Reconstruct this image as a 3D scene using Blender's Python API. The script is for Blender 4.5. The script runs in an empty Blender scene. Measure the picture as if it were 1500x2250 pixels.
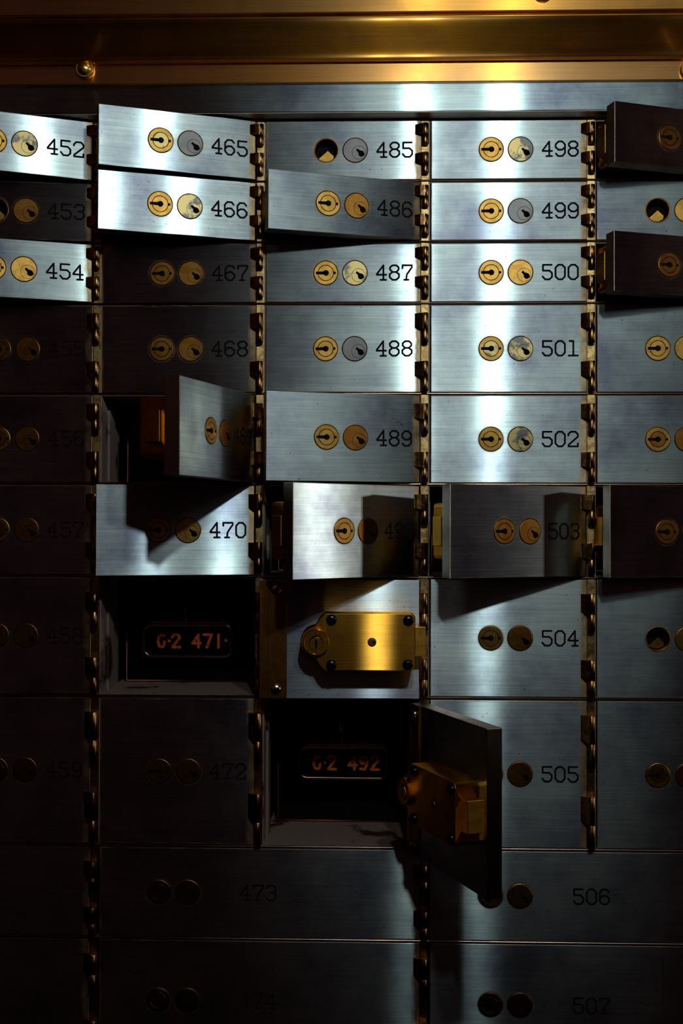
import bpy, bmesh, math, random
from math import sin, cos, pi, radians, sqrt
from mathutils import Vector, Matrix

# ------------------------------------------------------------------ units
U = 0.00039            # metres per drawing unit (one unit = 0.39 mm on the wall)
DIST = 2450.0          # camera distance from the wall, in units
H = 1.50               # height of the camera axis above the floor (m)
FPX = 2450.0           # focal length in pixels of the 1500x2250 frame
scene = bpy.context.scene
COL = scene.collection
random.seed(7)

def P(x, out, z):
    """drawing units -> world: x right, out = towards the viewer from the wall face, z up"""
    return Vector((x * U, -out * U, H + z * U))

# ------------------------------------------------------------------ camera
yaw, pit, roll = math.atan(67 / FPX), math.atan(32 / FPX), 0.003
F = Vector((-sin(yaw) * cos(pit), cos(yaw) * cos(pit), sin(pit)))
r0 = F.cross(Vector((0, 0, 1))).normalized()
u0 = r0.cross(F)
cr = r0 * cos(roll) + u0 * sin(roll)
cu = -r0 * sin(roll) + u0 * cos(roll)
cam_data = bpy.data.cameras.new('camera')
cam = bpy.data.objects.new('camera', cam_data)
COL.objects.link(cam)
cam.matrix_world = Matrix(((cr.x, cu.x, -F.x, 0), (cr.y, cu.y, -F.y, -DIST * U),
                           (cr.z, cu.z, -F.z, H), (0, 0, 0, 1)))
cam_data.sensor_fit = 'VERTICAL'
cam_data.sensor_height = 36.0
cam_data.lens = 36.0 * FPX / 2250.0
cam_data.clip_start = 0.01
scene.camera = cam

# ------------------------------------------------------------------ world, lights, exposure
world = bpy.data.worlds.new('vault_air')
scene.world = world
world.use_nodes = True
bg = world.node_tree.nodes['Background']
bg.inputs[1].default_value = 1.0
_wt = world.node_tree
_tc = _wt.nodes.new('ShaderNodeTexCoord')
_sp = _wt.nodes.new('ShaderNodeSeparateXYZ')
_rp = _wt.nodes.new('ShaderNodeValToRGB')
_mr = _wt.nodes.new('ShaderNodeMapRange')
_mr.inputs['From Min'].default_value = -1.0
_wt.links.new(_tc.outputs['Generated'], _sp.inputs[0])
_wt.links.new(_sp.outputs[2], _mr.inputs['Value'])
_wt.links.new(_mr.outputs[0], _rp.inputs[0])
_wt.links.new(_rp.outputs[0], bg.inputs[0])
_el = _rp.color_ramp.elements
_el[0].position, _el[0].color = 0.43, (0.0008, 0.0002, 0.00015, 1)
_el[1].position, _el[1].color = 0.64, (0.036, 0.0165, 0.0165, 1)
_f = _el.new(0.85); _f.color = (0.006, 0.002, 0.002, 1)
_e = _el.new(0.51); _e.color = (0.0042, 0.0012, 0.0009, 1)

def lamp(name, x, out, z, power, radius, color):
    d = bpy.data.lights.new(name, 'POINT')
    d.energy = power
    d.shadow_soft_size = radius * U
    d.color = color
    o = bpy.data.objects.new(name, d)
    COL.objects.link(o)
    o.location = P(x, out, z)
    return o

COOL = (0.79, 1.0, 0.97)
lamp('ceiling_lamp', 172, 2000, 1200, 3.7, 48, COOL)
lamp('ceiling_lamp', 500, 2000, 1200, 4.65, 48, COOL)
lamp('added_fill_light', 1050, 2000, 1200, 0.5, 300, COOL)  # unseen soft fill, added to brighten the tilted and right-hand doors
lamp('ceiling_lamp', 7200, 1850, 1150, 14.5, 50, (0.95, 1.0, 0.9))
lamp('ceiling_lamp', 7850, 1850, 1150, 14.5, 50, (0.95, 1.0, 0.9))

vs = scene.view_settings
vs.view_transform = 'Standard'
vs.look = 'None'
vs.gamma = 1.0
vs.use_curve_mapping = False
vs.exposure = 0.0

# ------------------------------------------------------------------ materials
def new_mat(name):
    m = bpy.data.materials.new(name)
    m.use_nodes = True
    nt = m.node_tree
    nt.nodes.clear()
    out = nt.nodes.new('ShaderNodeOutputMaterial')
    return m, nt, out

def node(nt, kind, **kw):
    n = nt.nodes.new(kind)
    for k, v in kw.items():
        setattr(n, k, v)
    return n

def ramp(nt, fac, stops):
    n = nt.nodes.new('ShaderNodeValToRGB')
    el = n.color_ramp.elements
    while len(el) < len(stops):
        el.new(0.5)
    for e, (p, c) in zip(el, stops):
        e.position = p
        e.color = (c, c, c, 1) if not hasattr(c, '__len__') else (*c, 1)
    nt.links.new(fac, n.inputs[0])
    return n.outputs[0]

def math_n(nt, op, a, b=None, c=None, clamp=False):
    n = nt.nodes.new('ShaderNodeMath')
    n.operation = op
    n.use_clamp = clamp
    for i, v in enumerate((a, b, c)):
        if v is None:
            continue
        if isinstance(v, (int, float)):
            n.inputs[i].default_value = v
        else:
            nt.links.new(v, n.inputs[i])
    return n.outputs[0]

def mixc(nt, fac, a, b):
    n = nt.nodes.new('ShaderNodeMix')
    n.data_type = 'RGBA'
    for sock, v in ((n.inputs[0], fac), (n.inputs[6], a), (n.inputs[7], b)):
        if hasattr(v, 'links') or hasattr(v, 'is_linked'):
            nt.links.new(v, sock)
        elif isinstance(v, (int, float)):
            sock.default_value = v
        else:
            sock.default_value = (*v, 1)
    return n.outputs[2]

def noise(nt, vec, scale, detail=3.0, rough=0.55, mapping=None):
    if mapping is not None:
        mp = nt.nodes.new('ShaderNodeMapping')
        mp.inputs['Scale'].default_value = mapping
        nt.links.new(vec, mp.inputs[0])
        vec = mp.outputs[0]
    n = nt.nodes.new('ShaderNodeTexNoise')
    n.inputs['Scale'].default_value = scale
    n.inputs['Detail'].default_value = detail
    n.inputs['Roughness'].default_value = rough
    nt.links.new(vec, n.inputs['Vector'])
    return n.outputs['Fac']

def offset_by_object(nt, vec):
    """different wear on every object of the same material"""
    oi = nt.nodes.new('ShaderNodeObjectInfo')
    k = math_n(nt, 'MULTIPLY', oi.outputs['Random'], 9.0)
    a = nt.nodes.new('ShaderNodeVectorMath')
    a.operation = 'ADD'
    nt.links.new(vec, a.inputs[0])
    nt.links.new(k, a.inputs[1])
    return a.outputs[0]

def glossy(nt, color, rough, aniso, tangent=None, dist='GGX'):
    g = nt.nodes.new('ShaderNodeBsdfAnisotropic')
    g.distribution = dist
    for nm, v in (('Color', color), ('Roughness', rough), ('Anisotropy', aniso)):
        s = g.inputs[nm]
        if hasattr(v, 'is_linked'):
            nt.links.new(v, s)
        elif isinstance(v, (int, float)):
            s.default_value = v
        else:
            s.default_value = (*v, 1)
    if tangent is not None:
        nt.links.new(tangent, g.inputs['Tangent'])

    return g

def brush_dir(nt, v=(1, 0, 0)):
    n = nt.nodes.new('ShaderNodeCombineXYZ')
    for i in range(3):
        n.inputs[i].default_value = v[i]
    return n.outputs[0]

BR_CORE = dict(rough=0.40, aniso=-0.90)
def brushed_steel(name, base=(0.58, 0.655, 0.65), rust=True, locks=(), haze=0.52, patina=0.92):
    """steel brushed along x: sharp sideways, smeared up and down, with rust at the edges and dull patches"""
    m, nt, out = new_mat(name)
    tc = nt.nodes.new('ShaderNodeTexCoord')
    obj = tc.outputs['Object']
    ov = offset_by_object(nt, obj)
    line = noise(nt, ov, 1.0, 2.0, 0.6, (22, 22, 2600))
    line2 = noise(nt, ov, 1.0, 3.0, 0.6, (9, 9, 620))
    patch = noise(nt, ov, 13.0, 5.0, 0.64)
    scr = noise(nt, ov, 1.0, 2.0, 0.5, (1500, 1500, 60))
    pm = ramp(nt, patch, [(0.40, 0.0), (0.66, 1.0)])
    dull = (base[0] * 0.42, base[1] * 0.39, base[2] * 0.52)
    c = mixc(nt, math_n(nt, 'MULTIPLY', pm, patina), base, dull)
    lm = ramp(nt, line, [(0.30, 0.78), (0.70, 1.10)])
    lm2 = ramp(nt, line2, [(0.3, 0.86), (0.7, 1.06)])
    lm3 = ramp(nt, scr, [(0.3, 0.975), (0.7, 1.02)])
    k = math_n(nt, 'MULTIPLY', math_n(nt, 'MULTIPLY', lm, lm2), lm3)
    sc = nt.nodes.new('ShaderNodeVectorMath'); sc.operation = 'SCALE'
    nt.links.new(c, sc.inputs[0]); nt.links.new(k, sc.inputs[3])
    c = sc.outputs[0]
    # specks
    sp = noise(nt, ov, 420.0, 1.0, 0.5)
    spm = ramp(nt, sp, [(0.775, 0.0), (0.80, 1.0)])
    c = mixc(nt, math_n(nt, 'MULTIPLY', spm, 0.8), c, (0.05, 0.025, 0.015))
    tang = brush_dir(nt)
    core = glossy(nt, c, 0.26, 0.82, tang, 'BECKMANN')
    cw = mixc(nt, 1.0, c, (1, 1, 1))
    cw_n = cw.node; cw_n.blend_type = 'MULTIPLY'; cw_n.inputs[7].default_value = (1.04, 0.955, 0.975, 1)
    wide = glossy(nt, cw, 0.435, 0.44, tang, 'BECKMANN')
    mx = nt.nodes.new('ShaderNodeMixShader')
    mx.inputs[0].default_value = haze
    hz = math_n(nt, 'ADD', math_n(nt, 'MULTIPLY', pm, 0.05), haze, clamp=True)
    nt.links.new(hz, mx.inputs[0])
    nt.links.new(core.outputs[0], mx.inputs[1])
    nt.links.new(wide.outputs[0], mx.inputs[2])
    last = mx.outputs[0]
    if rust:
        gen = nt.nodes.new('ShaderNodeSeparateXYZ'); nt.links.new(tc.outputs['Generated'], gen.inputs[0])
        so = nt.nodes.new('ShaderNodeSeparateXYZ'); nt.links.new(obj, so.inputs[0])
        wob = noise(nt, ov, 60.0, 5.0, 0.65)
        wobm = math_n(nt, 'MULTIPLY', math_n(nt, 'SUBTRACT', wob, 0.42), 22 * U)
        # distance from the hinge edge (at x = -9 units) and from the top / bottom edge
        dr = math_n(nt, 'SUBTRACT', -9 * U, so.outputs[0])
        dr = math_n(nt, 'SUBTRACT', dr, wobm)
        mr = math_n(nt, 'MULTIPLY_ADD', dr, -1.0 / (9.0 * U), 1.75, clamp=True)
        gz = math_n(nt, 'ABSOLUTE', math_n(nt, 'SUBTRACT', gen.outputs[2], 0.5))
        ez = math_n(nt, 'MULTIPLY_ADD', gz, 46.0, -22.2 , clamp=True)
        ez = math_n(nt, 'MULTIPLY', ez, ramp(nt, wob, [(0.40, 0.0), (0.62, 1.0)]))
        ex = math_n(nt, 'MULTIPLY_ADD', gen.outputs[0], -150.0, 1.5, clamp=True)
        ex = math_n(nt, 'MULTIPLY', ex, ramp(nt, wob, [(0.35, 0.0), (0.6, 1.0)]))
        rm = math_n(nt, 'MAXIMUM', mr, math_n(nt, 'MAXIMUM', ez, ex))
        for lx in locks:
            d = nt.nodes.new('ShaderNodeVectorMath'); d.operation = 'DISTANCE'
            nt.links.new(obj, d.inputs[0]); d.inputs[1].default_value = (lx * U, 8 * U, 0)
            t = math_n(nt, 'MULTIPLY_ADD', math_n(nt, 'SUBTRACT', d.outputs['Value'], math_n(nt, 'MULTIPLY', wobm, 0.35)), -1 / (5.0 * U), 31.0 / 5.0, clamp=True)
            rm = math_n(nt, 'MAXIMUM', rm, math_n(nt, 'MULTIPLY', t, 0.75))
        fr = math_n(nt, 'LESS_THAN', so.outputs[1], 9.2 * U)
        rm = math_n(nt, 'MULTIPLY', rm, fr)
        rc = mixc(nt, ramp(nt, wob, [(0.3, 0.0), (0.7, 1.0)]), (0.12, 0.045, 0.015), (0.50, 0.33, 0.19))
        rg = glossy(nt, rc, 0.48, 0.3, tang, 'BECKMANN')
        rd = nt.nodes.new('ShaderNodeBsdfDiffuse'); nt.links.new(rc, rd.inputs[0])
        rx = nt.nodes.new('ShaderNodeMixShader'); rx.inputs[0].default_value = 0.88
        nt.links.new(rd.outputs[0], rx.inputs[1]); nt.links.new(rg.outputs[0], rx.inputs[2])
        fx = nt.nodes.new('ShaderNodeMixShader')
        nt.links.new(rm, fx.inputs[0]); nt.links.new(last, fx.inputs[1]); nt.links.new(rx.outputs[0], fx.inputs[2])
        last = fx.outputs[0]
    nt.links.new(last, out.inputs[0])
    return m

def metal(name, base, rough, aniso=0.0, wear=None, wear_amt=0.5, wear_scale=60.0, streak=0.0, haze=0.0, haze_rough=0.6, bump=0.0, dist='BECKMANN', haze_aniso=None, along=(1, 0, 0), coat=0.0):
    m, nt, out = new_mat(name)
    tc = nt.nodes.new('ShaderNodeTexCoord')
    ov = offset_by_object(nt, tc.outputs['Object'])
    c = base
    wn = noise(nt, ov, wear_scale, 5.0, 0.6)
    if wear:
        c = mixc(nt, math_n(nt, 'MULTIPLY', ramp(nt, wn, [(0.47, 0.0), (0.55, 1.0)]), wear_amt), base, wear)
    else:
        c = mixc(nt, ramp(nt, wn, [(0.35, 0.0), (0.7, 1.0)]), base, tuple(b * 0.7 for b in base))
    if streak:
        ln = noise(nt, ov, 1.0, 3.0, 0.6, (14, 400, 900))
        c = mixc(nt, math_n(nt, 'MULTIPLY', ramp(nt, ln, [(0.35, 0.0), (0.7, 1.0)]), streak), c, tuple(b * 0.35 for b in base))
    tang = brush_dir(nt, along)
    g = glossy(nt, c, rough, aniso, tang, dist)
    if bump:
        bn = noise(nt, ov, 260.0, 4.0, 0.6)
        b = nt.nodes.new('ShaderNodeBump'); b.inputs['Strength'].default_value = bump
        b.inputs['Distance'].default_value = 0.0004
        nt.links.new(bn, b.inputs['Height']); nt.links.new(b.outputs[0], g.inputs['Normal'])
    last = g.outputs[0]
    if haze:
        h = glossy(nt, c, haze_rough, aniso * 0.5 if haze_aniso is None else haze_aniso, tang, 'BECKMANN' if dist == 'BECKMANN' else 'GGX')
        mx = nt.nodes.new('ShaderNodeMixShader'); mx.inputs[0].default_value = haze
        nt.links.new(last, mx.inputs[1]); nt.links.new(h.outputs[0], mx.inputs[2])
        last = mx.outputs[0]
    if coat:
        cg = glossy(nt, (coat, coat, coat), 0.22, 0.3, tang)
        ad = nt.nodes.new('ShaderNodeAddShader')
        nt.links.new(last, ad.inputs[0]); nt.links.new(cg.outputs[0], ad.inputs[1])
        last = ad.outputs[0]
    nt.links.new(last, out.inputs[0])
    return m

def paint(name, base, rough, spec=0.5, wear=None, wear_scale=80.0, lo=0.55, hi=0.62):
    m, nt, out = new_mat(name)
    tc = nt.nodes.new('ShaderNodeTexCoord')
    ov = offset_by_object(nt, tc.outputs['Object'])
    p = nt.nodes.new('ShaderNodeBsdfPrincipled')
    p.inputs['Base Color'].default_value = (*base, 1)
    p.inputs['Roughness'].default_value = rough
    p.inputs['Specular IOR Level'].default_value = spec
    if wear:
        wn = noise(nt, ov, wear_scale, 5.0, 0.6)
        nt.links.new(mixc(nt, ramp(nt, wn, [(lo, 0.0), (hi, 1.0)]), base, wear), p.inputs['Base Color'])
    nt.links.new(p.outputs[0], out.inputs[0])
    return m

LOCKX = (-218.0, -154.0)
M = {}
M['steel'] = brushed_steel('brushed_door_steel', locks=LOCKX)
M['steel_wide'] = brushed_steel('brushed_wide_door_steel', locks=(LOCKX[0] - 362.7, LOCKX[1] - 362.7))
M['steel_clean'] = brushed_steel('brushed_steel_of_door_back', rust=False, base=(0.52, 0.56, 0.60))
M['band'] = brushed_steel('brushed_band_steel', rust=False, base=(0.54, 0.65, 0.66))
M['band_lip'] = metal('brown_steel_lip', (0.42, 0.31, 0.27), 0.55, streak=0.6)  # browner than the face of the band
M['brass'] = metal('moulding_brass', (0.95, 0.36, 0.025), 0.27, 0.68, wear=(0.55, 0.22, 0.03), wear_amt=0.5, wear_scale=14, streak=0.35, haze=0.55, haze_rough=0.45, haze_aniso=0.48, dist='GGX', coat=0.16)
M['brass_lock'] = metal('lock_brass', (0.47, 0.235, 0.055), 0.43, 0.0, wear=(0.29, 0.135, 0.03), wear_amt=0.55, wear_scale=120, haze=0.24, haze_rough=0.58)
M['brass_case'] = metal('lock_case_brass', (0.82, 0.36, 0.045), 0.25, 0.88, streak=0.35, haze=0.30, haze_rough=0.40, haze_aniso=0.37)
M['brass_dark'] = metal('dark_lock_brass', (0.27, 0.095, 0.016), 0.43, 0.0, wear=(0.33, 0.15, 0.035), wear_amt=0.6, wear_scale=110, haze=0.24, haze_rough=0.58)  # darker, redder version of the lock brass
M['lock_grey'] = metal('grey_plated_lock', (0.14, 0.12, 0.12), 0.42, 0.0, haze=0.24, haze_rough=0.58)
M['lock_worn'] = metal('half_worn_lock_plating', (0.43, 0.29, 0.12), 0.42, 0.0, wear=(0.115, 0.10, 0.095), wear_amt=1.0, wear_scale=75, haze=0.24, haze_rough=0.58)
M['edge'] = metal('door_edge_steel', (0.42, 0.35, 0.29), 0.45, 0.3, wear=(0.35, 0.28, 0.22), wear_amt=0.6, wear_scale=50, along=(0, 0, 1))
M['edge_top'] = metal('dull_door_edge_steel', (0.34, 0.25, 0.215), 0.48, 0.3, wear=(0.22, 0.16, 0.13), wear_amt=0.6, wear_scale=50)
M['bolt_brass'] = metal('lock_bolt_brass', (0.72, 0.34, 0.055), 0.50, 0.0, wear=(0.45, 0.20, 0.03), wear_amt=0.6, wear_scale=90)
M['hinge'] = metal('hinge_bronze', (0.38, 0.19, 0.07), 0.38, 0.0, wear=(0.14, 0.06, 0.022), wear_amt=0.8, wear_scale=150, bump=0.25)
M['hinge_strip'] = metal('hinge_strip_brass', (0.60, 0.37, 0.15), 0.47, 0.0, wear=(0.30, 0.15, 0.05), wear_amt=0.8, wear_scale=170, bump=0.3)
M['ink'] = paint('engraved_number_black', (0.010, 0.0045, 0.0065), 0.7, 0.05)
M['dark'] = paint('keyhole_black', (0.006, 0.003, 0.002), 0.7, 0.1)
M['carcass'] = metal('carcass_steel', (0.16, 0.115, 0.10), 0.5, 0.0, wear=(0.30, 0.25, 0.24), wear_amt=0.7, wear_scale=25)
M['bead'] = metal('shelf_bead_steel', (0.42, 0.28, 0.24), 0.30, 0.0, streak=0.4)
M['jamb'] = paint('worn_jamb_steel', (0.24, 0.15, 0.13), 0.45, 0.4, wear=(0.04, 0.014, 0.01), wear_scale=22)
M['japan'] = paint('black_japanned_tin', (0.003, 0.001, 0.001), 0.12, 0.15)
M['rim'] = metal('tin_rim', (0.30, 0.07, 0.035), 0.35, 0.0)
M['holder'] = metal('label_holder_metal', (0.42, 0.20, 0.20), 0.30, 0.0, bump=0.2)
M['letter'] = paint('orange_paint', (0.62, 0.085, 0.015), 0.5, 0.2, wear=(0.30, 0.035, 0.008), wear_scale=300)
M['screw_black'] = metal('black_screw', (0.035, 0.035, 0.05), 0.32, 0.0)
M['screw_steel'] = metal('steel_screw', (0.55, 0.56, 0.54), 0.35, 0.0)

# ------------------------------------------------------------------ mesh builder (drawing units; local axes x right, y away from the viewer, z up)
class MB:
    def __init__(self):
        self.v, self.f, self.mi, self.sm = [], [], [], []
    def add(self, verts, faces, mi=0, smooth=False):
        o = len(self.v)
        self.v += [tuple(p) for p in verts]
        for f in faces:
            self.f.append([i + o for i in f]); self.mi.append(mi); self.sm.append(smooth)
    def box(self, x0, x1, y0, y1, z0, z1, mi=0):
        v = [(x, y, z) for z in (z0, z1) for y in (y0, y1) for x in (x0, x1)]
        self.add(v, [(0, 2, 3, 1), (4, 5, 7, 6), (0, 1, 5, 4), (2, 6, 7, 3), (0, 4, 6, 2), (1, 3, 7, 5)], mi)
    def bbox(self, x0, x1, y0, y1, z0, z1, b, mi=0, segs=2):
        bm = bmesh.new()
        bmesh.ops.create_cube(bm, size=1.0)
        for v in bm.verts:
            v.co = Vector((x0 + (v.co.x + .5) * (x1 - x0), y0 + (v.co.y + .5) * (y1 - y0), z0 + (v.co.z + .5) * (z1 - z0)))
        bmesh.ops.bevel(bm, geom=bm.edges[:], offset=b, segments=segs, profile=0.5, affect='EDGES')
        self.bm(bm, mi)
    def bm(self, bm, mi=0, smooth=False):
        bm.verts.ensure_lookup_table(); bm.verts.index_update()
        self.add([v.co[:] for v in bm.verts], [[v.index for v in f.verts] for f in bm.faces], mi, smooth)
        bm.free()
    def prism_y(self, poly, y0, y1, mi=0):
        """polygon in (x, z), extruded along y (y0 nearer the viewer)"""
        n = len(poly)
        v = [(x, y0, z) for x, z in poly] + [(x, y1, z) for x, z in poly]
        f = [list(range(n)), list(range(2 * n - 1, n - 1, -1))]
        f += [[i, i + n, (i + 1) % n + n, (i + 1) % n] for i in range(n)]
        self.add(v, f, mi)
    def prism_z(self, poly, z0, z1, mi=0, smooth=False):
        n = len(poly)
        v = [(x, y, z0) for x, y in poly] + [(x, y, z1) for x, y in poly]
        self.add(v, [list(range(n)), list(range(2 * n - 1, n - 1, -1))], mi)
        o = len(self.v) - 2 * n
        for i in range(n):
            self.f.append([o + i, o + (i + 1) % n, o + (i + 1) % n + n, o + i + n]); self.mi.append(mi); self.sm.append(smooth)
    def prism_x(self, poly, x0, x1, mi=0, nx=1):
        """polygon in (y, z), extruded along x"""
        n = len(poly)
        v = []
        for k in range(nx + 1):
            x = x0 + (x1 - x0) * k / nx
            v += [(x, y, z) for y, z in poly]
        f = [list(range(n)), list(range((nx + 1) * n - 1, nx * n - 1, -1))]
        for k in range(nx):
            f += [[k * n + i, k * n + (i + 1) % n, (k + 1) * n + (i + 1) % n, (k + 1) * n + i] for i in range(n)]
        self.add(v, f, mi)
    def lathe_y(self, cx, cz, prof, seg=48, mi=0, smooth=True, cap=True):
        """profile of (radius, y) turned about an axis along y"""
        v, f = [], []
        for r, y in prof:
            v += [(cx + r * cos(2 * pi * i / seg), y, cz + r * sin(2 * pi * i / seg)) for i in range(seg)]
        for k in range(len(prof) - 1):
            f += [[k * seg + i, k * seg + (i + 1) % seg, (k + 1) * seg + (i + 1) % seg, (k + 1) * seg + i] for i in range(seg)]
        self.add(v, f, mi, smooth)
        if cap:
            n = len(prof)
            o = len(self.v) - len(v)
            self.f.append([o + (n - 1) * seg + i for i in range(seg)]); self.mi.append(mi); self.sm.append(False)
    def lathe_z(self, cx, cy, prof, seg=24, mi=0, smooth=True):
        v, f = [], []
        for r, z in prof:
            v += [(cx + r * cos(2 * pi * i / seg), cy + r * sin(2 * pi * i / seg), z) for i in range(seg)]
        n = len(prof)
        for k in range(n - 1):
            f += [[k * seg + i, k * seg + (i + 1) % seg, (k + 1) * seg + (i + 1) % seg, (k + 1) * seg + i] for i in range(seg)]
        self.add(v, f, mi, smooth)
        o = len(self.v) - len(v)
        self.f.append([o + i for i in range(seg)][::-1]); self.mi.append(mi); self.sm.append(False)
        self.f.append([o + (n - 1) * seg + i for i in range(seg)]); self.mi.append(mi); self.sm.append(False)
    def tube(self, pts, r, seg=10, mi=0, closed=False):
        """round bar along a polyline"""
        n = len(pts); pts = [Vector(p) for p in pts]
        v, f = [], []
        for i, p in enumerate(pts):
            a = pts[(i - 1) % n] if (closed or i) else p
            b = pts[(i + 1) % n] if (closed or i < n - 1) else p
            t = (b - a).normalized()
            s = t.cross(Vector((0, 1, 0)))
            if s.length < 1e-4:
                s = t.cross(Vector((1, 0, 0)))
            s.normalize(); w = s.cross(t)
            v += [p + s * (r * cos(2 * pi * k / seg)) + w * (r * sin(2 * pi * k / seg)) for k in range(seg)]
        m = n if closed else n - 1
        for i in range(m):
            j = (i + 1) % n
            f += [[i * seg + k, i * seg + (k + 1) % seg, j * seg + (k + 1) % seg, j * seg + k] for k in range(seg)]
        self.add(v, f, mi, True)
    def stroke(self, pts, w, y0, y1, mi=0):
        """flat stroke of width w along (x, z) points with round ends"""
        step = 0
        for (xa, za), (xb, zb) in zip(pts, pts[1:]):
            step += 1
            L = math.hypot(xb - xa, zb - za) or 1e-6
            nx, nz = -(zb - za) / L * w / 2, (xb - xa) / L * w / 2
            self.prism_y([(xa - nx, za - nz), (xb - nx, zb - nz), (xb + nx, zb + nz), (xa + nx, za + nz)], y0 - 0.02 * step, y1, mi)
        for x, z in pts:
            step += 1
            self.prism_y([(x + w / 2 * cos(2 * pi * i / 12), z + w / 2 * sin(2 * pi * i / 12)) for i in range(12)], y0 - 0.02 * step, y1, mi)
    def build(self, name, mats, parent=None):
        me = bpy.data.meshes.new(name)
        me.from_pydata([(x * U, y * U, z * U) for x, y, z in self.v], [], self.f)
        for m in (mats if isinstance(mats, (list, tuple)) else [mats]):
            me.materials.append(m)
        me.polygons.foreach_set('material_index', self.mi)
        me.polygons.foreach_set('use_smooth', self.sm)
        bm = bmesh.new(); bm.from_mesh(me)
        bmesh.ops.recalc_face_normals(bm, faces=bm.faces)
        bm.to_mesh(me); bm.free()
        me.update()
        o = bpy.data.objects.new(name, me)
        COL.objects.link(o)
        if parent is not None:
            o.parent = parent
        return o

def thing(name, label, cat, loc, rotz=0.0, group=None):
    o = bpy.data.objects.new(name, None)
    o.empty_display_size = 0.01
    COL.objects.link(o)
    o.location = loc
    o.rotation_euler = (0, 0, rotz)
    o['label'] = label; o['category'] = cat; o['kind'] = 'thing'
    if group:
        o['group'] = group
    return o

def structure(name, mb, mats, label=None):
    o = mb.build(name, mats)
    o.location = (0, 0, H)
    o['kind'] = 'structure'
    if label:
        o['label'] = label
    return o

# ------------------------------------------------------------------ the grid of the nest
STRIP = [-973.0, -610.3, -248.0, 114.8, 478.0, 841.0]
ROW = [896, 762, 627, 491, 292, 93, -111, -375, -703, -905, -1175]
XL, XR = -1010.0, 880.0

# ------------------------------------------------------------------ large structure: carcass behind the doors
c = MB()
DEEP = 620.0
for x in STRIP[:-1] + [STRIP[-1]]:
    z0 = ROW[8] if x in (STRIP[2], STRIP[4]) else ROW[10]
    c.box(x - 8.5, x + 9.0, 4, DEEP, z0, ROW[0] + 4, 0)
for i, z in enumerate(ROW):
    c.box(XL, XR, 3.5, DEEP, z - 4, z + 4, 2)
c.box(XL, XR, DEEP, DEEP + 20, ROW[10] - 60, ROW[0] + 300, 0)
c.box(XL, XR, -6, DEEP, ROW[10] - 60, ROW[10] - 4, 0)
c.box(-1700, STRIP[0] - 8.5, 2, DEEP, ROW[10] - 60, ROW[0] + 4, 0)
c.box(STRIP[5] + 9, 1600, 2, DEEP, ROW[10] - 60, ROW[0] + 4, 0)
# rounded front bead on every shelf
for i, z in enumerate(ROW[1:]):
    n = 10
    c.prism_x([(3.5, z - 2.6)] + [(-1.0 + 3.0 - 3.4 * sin(pi * k / n), z + 0.6 - 2.6 * cos(pi * k / n)) for k in range(n + 1)] + [(3.5, z + 3.2)], XL, XR, 1)
# door stops and worn jambs just inside each compartment
for ci in range(1, 6):
    for ri in range(0, 8):
        x0, x1 = STRIP[ci - 1] + 9.0, STRIP[ci] - 8.5
        zt, zb = ROW[ri] - 4, ROW[ri + 1] + 4
        c.box(x0 - .5, x0 + 2.5, 4.5, 176, zb, zt, 2)
        c.box(x0 - .5, x0 + 7, 62, 112, zb, zt, 2)
        c.box(x1 - 6, x1 + .5, 62, 176, zb, zt, 2)
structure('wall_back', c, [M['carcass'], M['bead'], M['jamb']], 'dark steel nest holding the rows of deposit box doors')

# brass strips that carry the hinges
for n, x in enumerate(STRIP[1:5]):
    z0 = ROW[8] if n in (1, 3) else ROW[10]
    s = MB()
    s.box(x - 7.5, x + 8, 1.2, 4.2, z0 + 3, ROW[0])
    structure('trim_%d' % (n + 1), s, M['hinge_strip'])

# steel band over the doors, with a browner lip along its underside
b = MB()
b.prism_x([(-38, 974), (-38, 903), (-37, 901.5), (6, 901.5), (6, 974)], -1700, 1600, 0)
b.prism_x([(-36.5, 901.6), (-36.5, 900.2), (10, 899), (10, 901.6)], -1700, 1600, 1)
structure('trim_5', b, [M['band'], M['band_lip']], 'brushed steel band above the doors')

# brass moulding: fillet, ogee, groove and upper board
def Zof(py, out, px=950.0):
    d = cr * ((px - 750) / FPX) - cu * ((py - 1125) / FPX) + F
    return d.z * (DIST - out) / d.y
prof = [(10, Zof(184, 44)), (-44, Zof(181, 44)), (-46, Zof(178, 46)), (-46, Zof(137, 46)), (-46, Zof(135.5, 46))]
# ogee: starts upright at the bottom, leans outwards, ends upright at the top
zb, zt = Zof(124, 66), Zof(39, 126)
prof += [(-60, zb - 5), (-65, zb - 2)]
for k in range(25):
    t = k / 24.0
    z = zb + (zt - zb) * t
    s = t * t * (3 - 2 * t)
    y = -66 - 60 * s
    prof.append((y, z))
prof += [(-127, Zof(37, 127)), (-128, Zof(34.5, 128)), (-120, Zof(33.6, 120)), (-120, Zof(30, 120))]
prof += [(-140, Zof(26, 140)), (-142, Zof(23.5, 142)), (-142, Zof(-60, 142)), (10, Zof(-60, 142))]
mb = MB()
mb.prism_x(prof, -1700, 1600, 0, nx=1)
mo = structure('trim_6', mb, M['brass'], 'polished brass moulding along the top of the nest')
# smooth only the ogee run
for p in mo.data.polygons:
    if abs(p.normal.x) < 0.5 and len(p.vertices) == 4:
        zc, yc = p.center.z / U, p.center.y / U
        if zb - 1 < zc < zt + 1 and -132 < yc < -64:
            p.use_smooth = True

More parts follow.
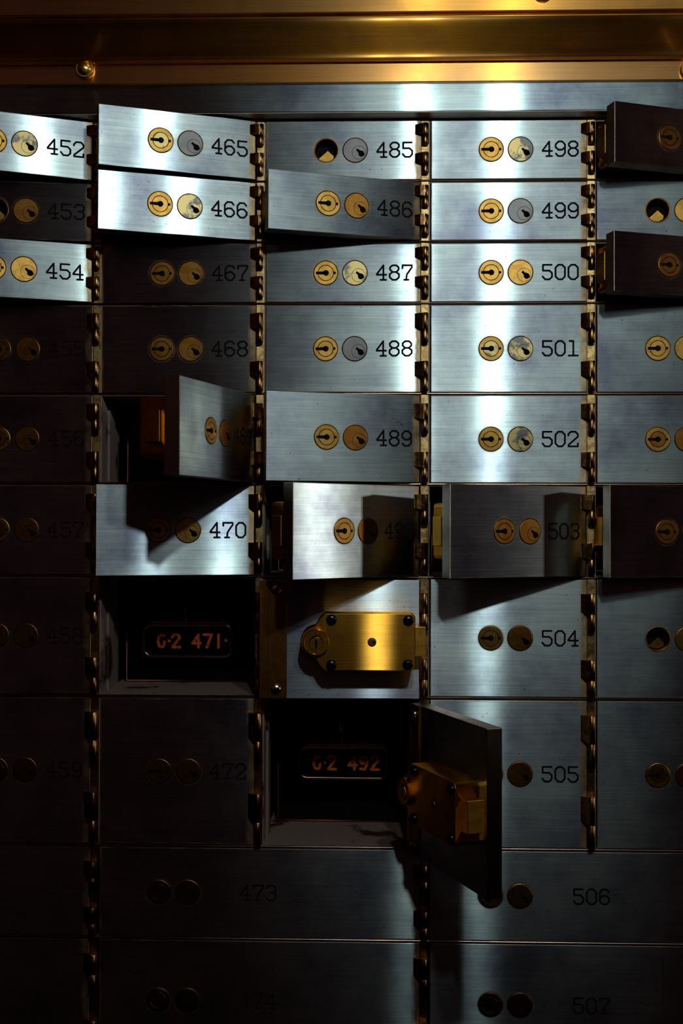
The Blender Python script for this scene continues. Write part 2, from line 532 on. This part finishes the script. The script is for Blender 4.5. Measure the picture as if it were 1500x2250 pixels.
# ------------------------------------------------------------------ number and letter strokes
GL = {
 '0': [[(.3, 0), (.7, 0), (1, .2), (1, .8), (.7, 1), (.3, 1), (0, .8), (0, .2), (.3, 0)]],
 '1': [[(.12, 1), (.52, 1), (.52, 0)], [(.02, 0), (1, 0)]],
 '2': [[(0, .74), (0, .84), (.25, 1), (.75, 1), (1, .84), (1, .66), (.02, .1), (.02, 0), (1, 0), (1, .2)]],
 '3': [[(0, .82), (.25, 1), (.75, 1), (1, .84), (1, .68), (.78, .53), (.42, .53)], [(.78, .53), (1, .37), (1, .17), (.75, 0), (.25, 0), (0, .18)]],
 '4': [[(.70, 0), (.70, 1), (0, .40), (0, .35), (1, .35)], [(.40, 0), (1, 0)]],
 '5': [[(.96, 1), (.04, 1), (.04, .60), (.72, .60), (1, .43), (1, .17), (.74, 0), (.26, 0), (0, .2)]],
 '6': [[(.96, .84), (.74, 1), (.28, 1), (0, .8), (0, .2), (.3, 0), (.7, 0), (1, .2), (1, .38), (.7, .57), (.3, .57), (0, .4)]],
 '7': [[(0, .80), (0, 1), (1, 1), (1, .86), (.46, .36), (.40, 0)], [(.18, 0), (.64, 0)]],
 '8': [[(.3, .54), (.7, .54), (.96, .70), (.96, .86), (.7, 1), (.3, 1), (.04, .86), (.04, .70), (.3, .54)],
       [(.3, .54), (0, .38), (0, .18), (.3, 0), (.7, 0), (1, .18), (1, .38), (.7, .54)]],
 '9': [[(.04, .16), (.26, 0), (.72, 0), (1, .2), (1, .8), (.7, 1), (.3, 1), (0, .8), (0, .62), (.3, .43), (.7, .43), (1, .6)]],
 'G': [[(.85, .92), (.45, 1), (.15, .8), (.05, .4), (.2, .08), (.55, 0), (.8, .1), (.85, .42)]],
 '-': [[(.02, .5), (.12, .5)]],
 '.': [[(.02, .55), (.10, .55)]],
 'Y': [[(0, 1), (.5, .5), (1, 1)], [(.5, .5), (.5, 0)]],
 'A': [[(0, 0), (.5, 1), (1, 0)], [(.2, .38), (.8, .38)]],
 'L': [[(.05, 1), (.05, 0), (.9, 0)]],
 'E': [[(.9, 1), (.05, 1), (.05, 0), (.9, 0)], [(.05, .5), (.75, .5)]],
}
PLAIN = {'7': [[(0, 1), (1, 1), (.4, 0)]], '1': [[(.5, 1), (.5, 0)]], '2': [[(.02, .78), (.2, 1), (.75, 1), (.95, .75), (.05, 0), (1, 0)]],
         '4': [[(.72, 0), (.72, 1), (0, .32), (1, .32)]], '9': [[(.1, .05), (.6, .0), (.95, .4), (.95, .8), (.6, 1), (.2, .95), (0, .7), (.3, .45), (.9, .55)]]}

def write(mb, text, x0, zc, w, h, pitch, sw, y0, y1, plain=False, mi=0):
    x = x0
    for ch in text:
        if ch == ' ':
            x += pitch * 0.9; continue
        for pts in (PLAIN.get(ch) if plain and ch in PLAIN else GL[ch]):
            mb.stroke([(x + px * w, zc - h / 2 + pz * h) for px, pz in pts], sw, y0, y1, mi)
        x += pitch * (0.32 if ch in '-.' else 1.0)

# ------------------------------------------------------------------ door parts
T = 33.0       # thickness of a door
FY = 8.0       # the front face lies this far behind the hinge pin

def plate_mesh(L, h, holes, mat_front):
    """door plate, with real drilled holes where a lock is missing"""
    mb = MB()
    x0, x1, y0, y1 = -L, -9.0, FY, FY + T
    if not holes:
        mb.bbox(x0, x1, y0, y1, -h / 2, h / 2, 1.1)
        return mb
    n = 40
    for y, flip in ((y0, False), (y1, True)):
        bm = bmesh.new()
        ed = []
        def ring(pts):
            vv = [bm.verts.new((px, y, pz)) for px, pz in pts]
            for a, b_ in zip(vv, vv[1:] + vv[:1]):
                ed.append(bm.edges.new((a, b_)))
        ring([(x0, -h / 2), (x1, -h / 2), (x1, h / 2), (x0, h / 2)])
        for hx, hz, r in holes:
            ring([(hx + r * cos(2 * pi * i / n), hz + r * sin(2 * pi * i / n)) for i in range(n)])
        bmesh.ops.triangle_fill(bm, use_beauty=True, use_dissolve=False, edges=ed)
        mb.bm(bm, 0)
    v = [(x, y, z) for y in (y0, y1) for x, z in ((x0, -h / 2), (x1, -h / 2), (x1, h / 2), (x0, h / 2))]
    mb.add(v, [(i, (i + 1) % 4, (i + 1) % 4 + 4, i + 4) for i in range(4)])
    for hx, hz, r in holes:
        v = [(hx + r * cos(2 * pi * i / n), y, hz + r * sin(2 * pi * i / n)) for y in (y0, y1) for i in range(n)]
        mb.add(v, [(i, (i + 1) % n, (i + 1) % n + n, i + n) for i in range(n)], 0, True)
    return mb

def rounded_blob(cx, cz, r, n=20):
    return [(cx + r * cos(2 * pi * i / n), cz + r * sin(2 * pi * i / n)) for i in range(n)]

def left_lock(root, lx, kind):
    """lock with a broad ring, a round core and a sideways keyhole"""
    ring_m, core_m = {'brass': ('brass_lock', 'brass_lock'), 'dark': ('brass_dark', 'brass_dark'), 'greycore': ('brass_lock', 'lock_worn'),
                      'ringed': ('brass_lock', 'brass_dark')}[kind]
    mb = MB()
    y = FY
    mb.lathe_y(lx, 0, [(27.6, y + 1), (27.6, y - .15), (25.5, y - .15)], mi=1, cap=False)
    mb.lathe_y(lx, 0, [(26.4, y + 1), (26.3, y - .5), (25.4, y - 1.0), (18.0, y - 1.0), (17.5, y - .3)], mi=0, cap=False, smooth=False)
    mb.lathe_y(lx, 0, [(17.5, y - .3), (16.7, y - .3)], mi=1, cap=False, smooth=False)
    mb.lathe_y(lx, 0, [(16.7, y - .3), (16.2, y - .95)], mi=2, smooth=False)
    o = mb.build('lock_cylinder', [M[ring_m], M['dark'], M[core_m]], root)
    k = MB()
    k.prism_y([(lx - 22, -3), (lx - 2, -3.6), (lx - 2, 3.6), (lx - 22, 3)], y - 1.15, y + 1)
    k.prism_y(rounded_blob(lx + .5, 0, 6.3), y - 1.15, y + 1)
    k.prism_y([(lx + 16.3, -2.6), (lx + 22, -2.6), (lx + 22, 2.9), (lx + 16.3, 2.9)], y - 1.15, y + 1)
    k.build('keyhole', M['dark'], o)
    return o

def right_lock(root, lx, kind):
    """smooth round lock with an off-centre core and slanting keyhole"""
    mname = {'brass': 'brass_lock', 'dark': 'brass_dark', 'grey': 'lock_grey', 'worn': 'lock_worn'}[kind]
    mb = MB()
    y = FY
    mb.lathe_y(lx, 0, [(28.2, y + 1), (28.2, y - .15), (26, y - .15)], mi=1, cap=False)
    mb.lathe_y(lx, 0, [(27.0, y + 1), (26.9, y - .5), (26.0, y - 1.0)], mi=0, smooth=False)
    mb.lathe_y(lx + 8, -5.5, [(15.2, y - 1.0), (15.2, y - 1.12), (14.4, y - 1.12), (14.4, y - 1.0)], mi=1, cap=False, smooth=False)
    o = mb.build('lock_cylinder', [M[mname], M['dark']], root)
    k = MB()
    k.prism_y(rounded_blob(lx + 13.5, -8, 6.6), y - 1.25, y + 1)
    k.prism_y([(lx + 1.5, .5), (lx + 5, 3.5), (lx + 9.5, 0), (lx + 14, -1.5), (lx + 9, -9), (lx + 6, -4.5)], y - 1.25, y + 1)
    k.prism_y([(lx + 14, -3), (lx + 21, -8), (lx + 20, -12), (lx + 12, -14)], y - 1.25, y + 1)
    k.build('keyhole', M['dark'], o)
    return o

def empty_lock(root, lx):
    """bare lock hole with a brass lining and a loose tailpiece inside"""
    mb = MB()
    y = FY
    mb.lathe_y(lx, 0, [(27.5, y + .5), (27.3, y - .6), (25.2, y - .6), (24.2, y + 1.2), (23.6, y + T - 2)], mi=0, cap=False)
    mb.lathe_y(lx, 0, [(26.5, y + T - 2), (0.1, y + T - 2)], mi=1, cap=False, smooth=False)
    o = mb.build('lock_socket', [M['brass_dark'], M['dark']], root)
    t = MB()
    t.prism_y([(lx - 17, -15), (lx - 9, -8), (lx + 3, 3), (lx + 16, -9), (lx + 15, -16), (lx + 5, -21), (lx - 8, -21)], y + 12, y + 20)
    t.build('tailpiece', M['brass_lock'], o)

def hinge(root, z_top, length):
    """one knuckle hinge: barrel on the pin, wrapped leaf let into the door over its upper part"""
    mb = MB()
    r = 7.6
    zb = z_top - length
    zm = z_top - length * 0.54
    mb.lathe_z(0, 0, [(r - .8, z_top), (r, z_top - .9), (r, zm + .5), (r - .5, zm)])
    mb.lathe_z(0, 0, [(r - .5, zm), (r, zm - .5), (r, zb + .9), (r - .8, zb)])
    # wrapped leaf (x, y) section, sloping from the door face up to the top of the barrel
    sec = [(-22, FY + 3), (-22, FY - 2.0), (-20, FY - 4.5), (-12, -3.0), (-5, -6.4), (0, -r), (3, 0), (0, 5), (-8, FY + 3)]
    n = len(sec)
    drop = 0.18 * length
    v = [(x, y, z_top - .6) for x, y in sec]
    low = [zm - (0 if x > -9 else 0) + (0) for x, y in sec]
    v += [(x, y, zm + 1 + (min(1, max(0, (-x - 8) / 14)) * drop * .35)) for x, y in sec]
    mb.add(v, [list(range(n)), list(range(2 * n - 1, n - 1, -1))] + [[i, (i + 1) % n, (i + 1) % n + n, i + n] for i in range(n)], 0)
    # link from the frame half back into the strip
    mb.box(-5, 5, 0, FY - 2, zb + 1, zm - 1)
    return mb.build('hinge', M['hinge'], root)

def screw(parent, x, z, y, r, mat, slot=0.3, name='screw'):
    """domed slotted screw head on a face that looks towards +y"""
    mb = MB()
    pr = [(r, y - .5), (r, y + .22 * r)] + [(r * cos(a), y + .22 * r + .42 * r * sin(a)) for a in (0.4, 0.8, 1.15, 1.4)]
    mb.lathe_y(x, z, pr, seg=24)
    d = .66 * r
    ca, sa = cos(slot), sin(slot)
    def q(a, b_):
        return (x + a * ca - b_ * sa, z + a * sa + b_ * ca)
    mb.prism_y([q(-r * .92, -.9), q(r * .92, -.9), q(r * .92, .9), q(-r * .92, .9)], y + .2 * r, y + d, 1)
    return mb.build(name, [mat, M['dark']], parent)

def lock_case(root, L, writing=False, full=True, throw=10.0, hh=60.0):
    """brass lock case on the inner face, with bolt, key cylinder and screws"""
    y0 = FY + T
    y1 = y0 + 60
    e = -L + 13            # end of the case near the free edge
    cyl = -128.0           # key cylinder centre
    q = hh - 10.0
    out = [(e, -hh + 9), (e + 2.5, -hh + 2.5), (e + 9, -hh), (-150, -hh), (-146, -hh), (-136, -q), (-126, -33)]
    out += [(cyl + 33 * cos(a), 33 * sin(a)) for a in [radians(d) for d in range(-80, 81, 16)]]
    out += [(-126, 33), (-136, q), (-146, hh), (-150, hh), (e + 9, hh), (e + 2.5, hh - 2.5), (e, hh - 9)]
    bm = bmesh.new()
    va = [bm.verts.new((x, y0, z)) for x, z in out]
    vb = [bm.verts.new((x, y1, z)) for x, z in out]
    n = len(out)
    bm.faces.new(va)
    top = bm.faces.new(vb[::-1])
    for i in range(n):
        bm.faces.new((va[i], vb[i], vb[(i + 1) % n], va[(i + 1) % n]))
    bmesh.ops.recalc_face_normals(bm, faces=bm.faces)
    bmesh.ops.bevel(bm, geom=[ed for ed in top.edges], offset=1.3, segments=2, profile=.5, affect='EDGES')
    mb = MB(); mb.bm(bm)
    case = mb.build('lock_case', M['brass_case'], root)
    b_ = MB()
    b_.bbox(e - throw, e + 8, y0 + 12, y0 + 46, -31, 31, 1.2)
    b_.build('bolt', M['bolt_brass'], case)
    if not full:
        return case
    k = MB()
    k.lathe_y(cyl, 0, [(27.5, y1 - 1), (27.5, y1 + 9), (26.6, y1 + 10.2), (24.8, y1 + 10.2), (24.2, y1 + 9.4), (14.6, y1 + 9.4)], mi=0, cap=False, smooth=False)
    k.lathe_y(cyl, -3, [(14.6, y1 + 9.3), (14.4, y1 + 10.2), (13.6, y1 + 10.6)], mi=0, smooth=False)
    # keyhole (seen from inside the door, so drawn on the +y face)
    k.prism_y(rounded_blob(cyl, -2.0, 3.2, 14), y1 + 10.2, y1 + 10.9, 1)
    k.prism_y([(cyl - 1.8, -14), (cyl + 1.8, -14), (cyl + 2.2, 6), (cyl - 2.2, 6)], y1 + 10.2, y1 + 10.9, 1)
    kc = k.build('key_cylinder', [M['brass_case'], M['dark']], case)
    if writing:
        t = MB()
        # the face looks towards +y, so the word runs towards -x
        word = 'YALE'
        for i, ch in enumerate(word):
            a = radians(90 + (1.5 - i) * 20)
            ox, oz = -20.0 * cos(a), 20.0 * sin(a)
            for pts in GL[ch]:
                q = []
                for px, pz in pts:
                    lx, lz = (px - .5) * 5.0, (pz - .5) * 6.0
                    rt = a - pi / 2
                    gx, gz = lx * cos(rt) - lz * sin(rt), lx * sin(rt) + lz * cos(rt)
                    q.append((cyl - (-ox + gx), oz + gz))
                t.stroke(q, 1.1, y1 + 9.3, y1 + 10.0)
        t.build('lettering', M['brass_dark'], case)
    pn = MB()
    xm = (e + -150) / 2 - 2
    pn.lathe_y(xm, 0, [(9.4, y1 - 1), (9.4, y1 + .3), (8.3, y1 + .3)], seg=24, mi=1, cap=False)
    pn.lathe_y(xm, 0, [(8.3, y1 - 1), (8.2, y1 + .9), (7.4, y1 + 1.3)], seg=24, mi=0)
    pn.prism_y([(xm - 7, -2), (xm, -2), (xm, 2), (xm - 7, 2)], y1 + .5, y1 + 1.5, 1)
    pn.build('centre_pin', [M['brass_lock'], M['dark']], case)
    for sx, sz, sl in ((-160, hh - 13, .25), (-160, 12 - hh, -.25), (e + 15, hh - 14, -.45), (e + 16, 13 - hh, 1.6)):
        screw(case, sx, sz, y1, 11.0, M['screw_black'], sl)
    return case

def back_leaf(root, h):
    """broad brass hinge leaf on the inner face with its screws"""
    y0 = FY + T
    mb = MB()
    mb.bbox(-64, -5, y0 - .5, y0 + 3.2, -h / 2 + 1, h / 2 - 1, .7)
    mb.bbox(-26, -23.5, y0 + 2.0, y0 + 4.2, -h / 2 + 2, h / 2 - 2, .5)
    lf = mb.build('hinge_plate', M['brass_dark'], root)
    for z, sl in ((h / 2 - 21, 1.3), (-h / 2 + 21, .55)):
        screw(lf, -41, z, y0 + 3, 11.0, M['screw_steel'], -sl)
    return lf

HINGES = {2: (46, (9, 73)), 3: (66, (18, 124)), 4: (82, (30, 174)), 5: (114, (30, 206))}
def inches(h):
    return min(HINGES, key=lambda k: abs(k * 65 - h))

GROUP = 'numbered steel doors of the deposit box nest'
def door(ci, ri, number, label, angle=0.0, left='brass', right='brass', wide=False, case=False, full_case=False, leaf=False, writing=False, show_number=True):
    zt, zb_ = ROW[ri] - 4.0, ROW[ri + 1] + 4.0
    if ri == 0:
        zt = ROW[0] - 1.0
    h = zt - zb_
    L = (362.7 if not wide else 725.4) - 13.0
    zc = (zt + zb_) / 2
    loc = P(STRIP[ci], 8.0, zc)
    root = thing('deposit_box_door', label, 'door', loc, radians(angle), GROUP)
    holes = []
    lo = -362.7 if wide else 0.0
    if left in ('empty',):
        holes.append((LOCKX[0] + lo, 0, 26.5))
    pm = M['steel_wide'] if wide else (M['steel_clean'] if angle > 150 else M['steel'])
    pl = plate_mesh(L, h, holes, None).build('door_plate', [pm, M['edge'], M['edge_top']], root)
    for p in pl.data.polygons:
        if abs(p.normal.x) > 0.8 and abs(p.center.x / U + L) < 3:
            p.material_index = 1
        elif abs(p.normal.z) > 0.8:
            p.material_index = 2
    if angle < 150:
        if left == 'empty':
            empty_lock(root, LOCKX[0] + lo)
        else:
            left_lock(root, LOCKX[0] + lo, left)
        right_lock(root, LOCKX[1] + lo, right)
        if show_number:
            mb = MB()
            x0 = (-108.0 if not wide else -362.7 - 40.0)
            write(mb, str(number), x0 + 2.5, 0.5, 20.5, 32.0, 28.2, 4.0, FY - .35, FY + .5)
            mb.build('number', M['ink'], root)
    ln, offs = HINGES[inches(h + 8)]
    if wide and inches(h + 8) == 3:
        ln, offs = 66, (30, 130)
    for o in offs:
        hinge(root, h / 2 - o, ln)
    if case:
        lock_case(root, L, writing, full_case, 23.0 if full_case else 10.0, 50.0 if h < 150 else 60.0)
    if leaf:
        back_leaf(root, h)
    return root

SH = 'brushed steel door numbered %d, shut flat, '
AJ = 'brushed steel door numbered %d, standing ajar, '
# column one (cut by the left edge of the picture)
door(1, 0, 452, 'pale steel door numbered 452, standing ajar, topmost of the column left of door 465', 21.0, 'brass', 'worn', case=True)
door(1, 1, 453, 'dim steel door numbered 453 with an empty lock hole, just below door 452', 8.0, 'empty', 'dark', case=True)
door(1, 2, 454, 'pale steel door numbered 454, standing ajar, between doors 453 and 455', 17.5, 'brass', 'brass', case=True)
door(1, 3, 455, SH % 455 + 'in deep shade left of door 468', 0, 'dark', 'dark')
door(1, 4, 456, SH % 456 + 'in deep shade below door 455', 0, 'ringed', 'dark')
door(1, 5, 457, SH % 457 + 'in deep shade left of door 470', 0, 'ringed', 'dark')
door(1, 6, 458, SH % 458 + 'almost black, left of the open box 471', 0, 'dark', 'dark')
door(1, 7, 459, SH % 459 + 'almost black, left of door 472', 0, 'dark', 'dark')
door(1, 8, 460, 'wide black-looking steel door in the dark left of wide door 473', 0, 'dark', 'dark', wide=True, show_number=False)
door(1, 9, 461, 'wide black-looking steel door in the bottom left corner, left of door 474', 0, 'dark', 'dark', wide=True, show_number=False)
# column two
door(2, 0, 465, 'bright steel door numbered 465, tilted open, under the steel band', 19.0, 'greycore', 'grey', case=True)
door(2, 1, 466, 'bright steel door numbered 466, tilted open, directly below door 465', 17.5, 'brass', 'worn', case=True)
door(2, 2, 467, SH % 467 + 'dim, below the tilted door 466', 0, 'dark', 'dark')
door(2, 3, 468, SH % 468 + 'dim, above the door standing out edge-on', 0, 'dark', 'dark')
door(2, 4, 469, 'steel door swung nearly square out of the wall, edge showing, below door 468', 71.5, 'brass', 'dark', case=True)
door(2, 5, 470, 'bright steel door numbered 470, ajar, with a sharp slanting shadow across it', 14.5, 'brass', 'brass', case=True)
door(2, 6, 471, 'door folded fully open, showing its steel back and yellow brass lock case', 182.0, case=True, full_case=True, leaf=True, writing=True)
door(2, 7, 472, SH % 472 + 'nearly black, below the open box 471', 0, 'dark', 'dark')
# column three
door(3, 0, 485, 'steel door numbered 485 with an empty left lock hole, shut under the band', 0, 'empty', 'grey')
door(3, 1, 486, 'steel door numbered 486, tilted open, overlapping the foot of door 485', 17.0, 'brass', 'dark', case=True)
door(3, 2, 487, SH % 487 + 'between doors 486 and 488', 0, 'brass', 'worn')
door(3, 3, 488, SH % 488 + 'one brass and one grey lock, above door 489', 0, 'brass', 'grey')
door(3, 4, 489, AJ % 489 + 'below door 488', 14.5, 'brass', 'dark', case=True)
door(3, 5, 490, 'steel door numbered 490, half open, lit left side and square shadow on the right', 40.0, 'brass', 'dark', case=True)
door(3, 6, 491, 'shut steel door hidden behind the folded-back door with the brass lock case', 0, 'brass', 'brass', show_number=False)
door(3, 7, 492, 'thick black-looking steel door swung wide open in front of door 505', 113.5, 'brass', 'brass', case=True, full_case=True, leaf=True)
door(3, 8, 473, 'wide steel door numbered 473 under the open box and door 472', 0, 'dark', 'dark', wide=True)
door(3, 9, 474, 'wide near-black steel door numbered 474, below wide door 473', 0, 'dark', 'dark', wide=True)
# column four
door(4, 0, 498, SH % 498 + 'topmost bright door right of door 485', 0, 'brass', 'worn')
door(4, 1, 499, SH % 499 + 'bright, with a grey right lock', 0, 'brass', 'grey')
door(4, 2, 500, SH % 500 + 'bright, with two pale brass locks', 0, 'brass', 'brass')
door(4, 3, 501, SH % 501 + 'bright streak across it, below door 500', 0, 'greycore', 'worn')
door(4, 4, 502, SH % 502 + 'bright streak across it, rust-edged, below door 501', 0, 'brass', 'worn')
door(4, 5, 503, 'dark steel door numbered 503, half open, between doors 502 and 504', 26.0, 'dark', 'dark', case=True)
door(4, 6, 504, SH % 504 + 'with a slanting shadow in its top left corner', 0, 'brass', 'dark')
door(4, 7, 505, SH % 505 + 'partly behind the wide-open black door', 0, 'brass', 'dark')
# column five (cut by the right edge of the picture)
door(5, 0, 511, 'dark steel door standing ajar, in the corner under the band, right of door 498', 18.0, 'dark', 'dark', case=True, show_number=False)
door(5, 1, 512, 'blue-grey shut steel door with empty brass lock hole, right of door 499', 0, 'empty', 'brass', show_number=False)
door(5, 2, 513, 'dark steel door standing ajar, right of door 500', 17.5, 'dark', 'dark', case=True, show_number=False)
door(5, 3, 514, 'blue-grey shut steel door with brass lock, right of door 501', 0, 'brass', 'brass', show_number=False)
door(5, 4, 515, 'grey shut steel door with brass lock, right of door 502', 0, 'ringed', 'dark', show_number=False)
door(5, 5, 516, 'dark steel door standing ajar, right of the half-open door 503', 14.5, 'dark', 'dark', case=True, show_number=False)
door(5, 6, 517, 'shut steel door with empty lock hole, right of door 504', 0, 'empty', 'brass', show_number=False)
door(5, 7, 518, 'dim shut steel door with reddish brass lock, right of door 505', 0, 'ringed', 'dark', show_number=False)
door(5, 8, 506, 'wide steel door numbered 506, under door 505 and the wide-open door', 0, 'brass', 'brass', wide=True)
door(5, 9, 507, 'wide steel door numbered 507, lowest on the right', 0, 'dark', 'dark', wide=True)

# ------------------------------------------------------------------ tins inside the open compartments
def tin(ci, ri, text, label, holder_x=None, holder_z=None):
    x0, x1 = STRIP[ci - 1] + 9 + 15, STRIP[ci] - 8.5 - 15
    zb_ = ROW[ri + 1] + 4
    h = ROW[ri] - 4 - zb_ - 14
    w = x1 - x0
    root = thing('deposit_tin', label, 'tin box', P((x0 + x1) / 2, -196, zb_), 0, 'black tins kept in the open boxes')
    mb = MB()
    mb.bbox(-w / 2, w / 2, 3, 400, 0, h, 2.0)
    mb.build('tin_body', M['japan'], root)
    r = MB()
    a, b_ = w / 2 - 2.5, h - 2.5
    r.tube([(-a, 3, 2.5), (a, 3, 2.5), (a, 3, b_), (-a, 3, b_)], 2.4, 8, closed=True)
    r.build('tin_rim', M['rim'], root)
    if text:
        hx, hz = holder_x, holder_z
        g = MB()
        hw, hh, rr = 104.0, 37.0, 16.0
        pts = []
        for cx_, cz_, a0 in ((hw - rr, hh - rr, 0), (-hw + rr, hh - rr, 90), (-hw + rr, -hh + rr, 180), (hw - rr, -hh + rr, 270)):
            pts += [(hx + cx_ + rr * cos(radians(a0 + d)), -1.5, hz + cz_ + rr * sin(radians(a0 + d))) for d in (0, 30, 60, 90)]
        g.tube(pts, 4.2, 10, closed=True)
        g.prism_y([(p[0], p[2]) for p in pts], -1.0, 3.5, 1)
        hd = g.build('label_holder', [M['holder'], M['japan']], root)
        t = MB()
        write(t, text, hx - 72, hz - 1, 19, 30, 26, 6.2, -1.7, -.8, plain=True)
        t.build('lettering', M['letter'], hd)
        lt = MB()
        lt.bbox(hx - 88, hx + 96, -10, 3, hz + 42, hz + 49, 1.5)
        for bx, bz in ((-60, 56), (-24, 62), (34, 53), (86, 58)):
            lt.lathe_y(hx + bx, hz + bz - 6, [(4, 3), (4, -6), (2.5, -8), (.8, -8.6)], seg=12)
        lt.tube([(hx - 4, -8, hz + 48), (hx - 1, -14, hz + 66), (hx - 6, -12, hz + 78), (hx - 8, -6, hz + 96)], 4.5, 10)
        lt.build('latch', M['holder'], root)
    return root

tin(2, 4, None, 'black tin edge seen inside the box behind the edge-on door')
tin(2, 6, 'G-2 471.', 'black tin lettered G-2 471 in orange inside the open box', -8.0, 99)
tin(3, 5, None, 'black tin in the half-open box behind door 490')
tin(3, 7, 'G-2 492', 'black tin lettered G-2 492 in dull red inside the open box', 1.0, 141)
tin(4, 5, None, 'black tin in the half-open box behind door 503')

# ------------------------------------------------------------------ bolts of the brass moulding
def bolt(px, py, out, label):
    d = cr * ((px - 750) / FPX) - cu * ((py - 1125) / FPX) + F
    k = (DIST - out) / d.y
    root = thing('brass_bolt', label, 'bolt', P(d.x * k, out, d.z * k), 0, 'brass bolts in the moulding')
    a = MB()
    a.lathe_y(0, 0, [(20.5, .5), (20.5, -3), (19.5, -9), (18.5, -10)], seg=36)
    a.build('collar', M['brass_bolt'], root)
    e = MB()
    e.lathe_y(0, 0, [(15.5, -9.9), (15.0, -13), (9.0, -17.5), (2.0, -20), (.2, -20.2)], seg=36)
    e.build('domed_head', M['brass_bolt'], root)
M['brass_bolt'] = metal('turned_bolt_brass', (0.85, 0.48, 0.12), 0.28, 0.0, haze=0.3)
bolt(188, 154, 46, 'brass bolt with a turned domed head, above door 465')
bolt(1513, 155, 46, 'brass bolt at the right end of the lower brass strip')
bolt(1192, -15, 142, 'brass bolt on the upper brass board, cut by the top of the picture')
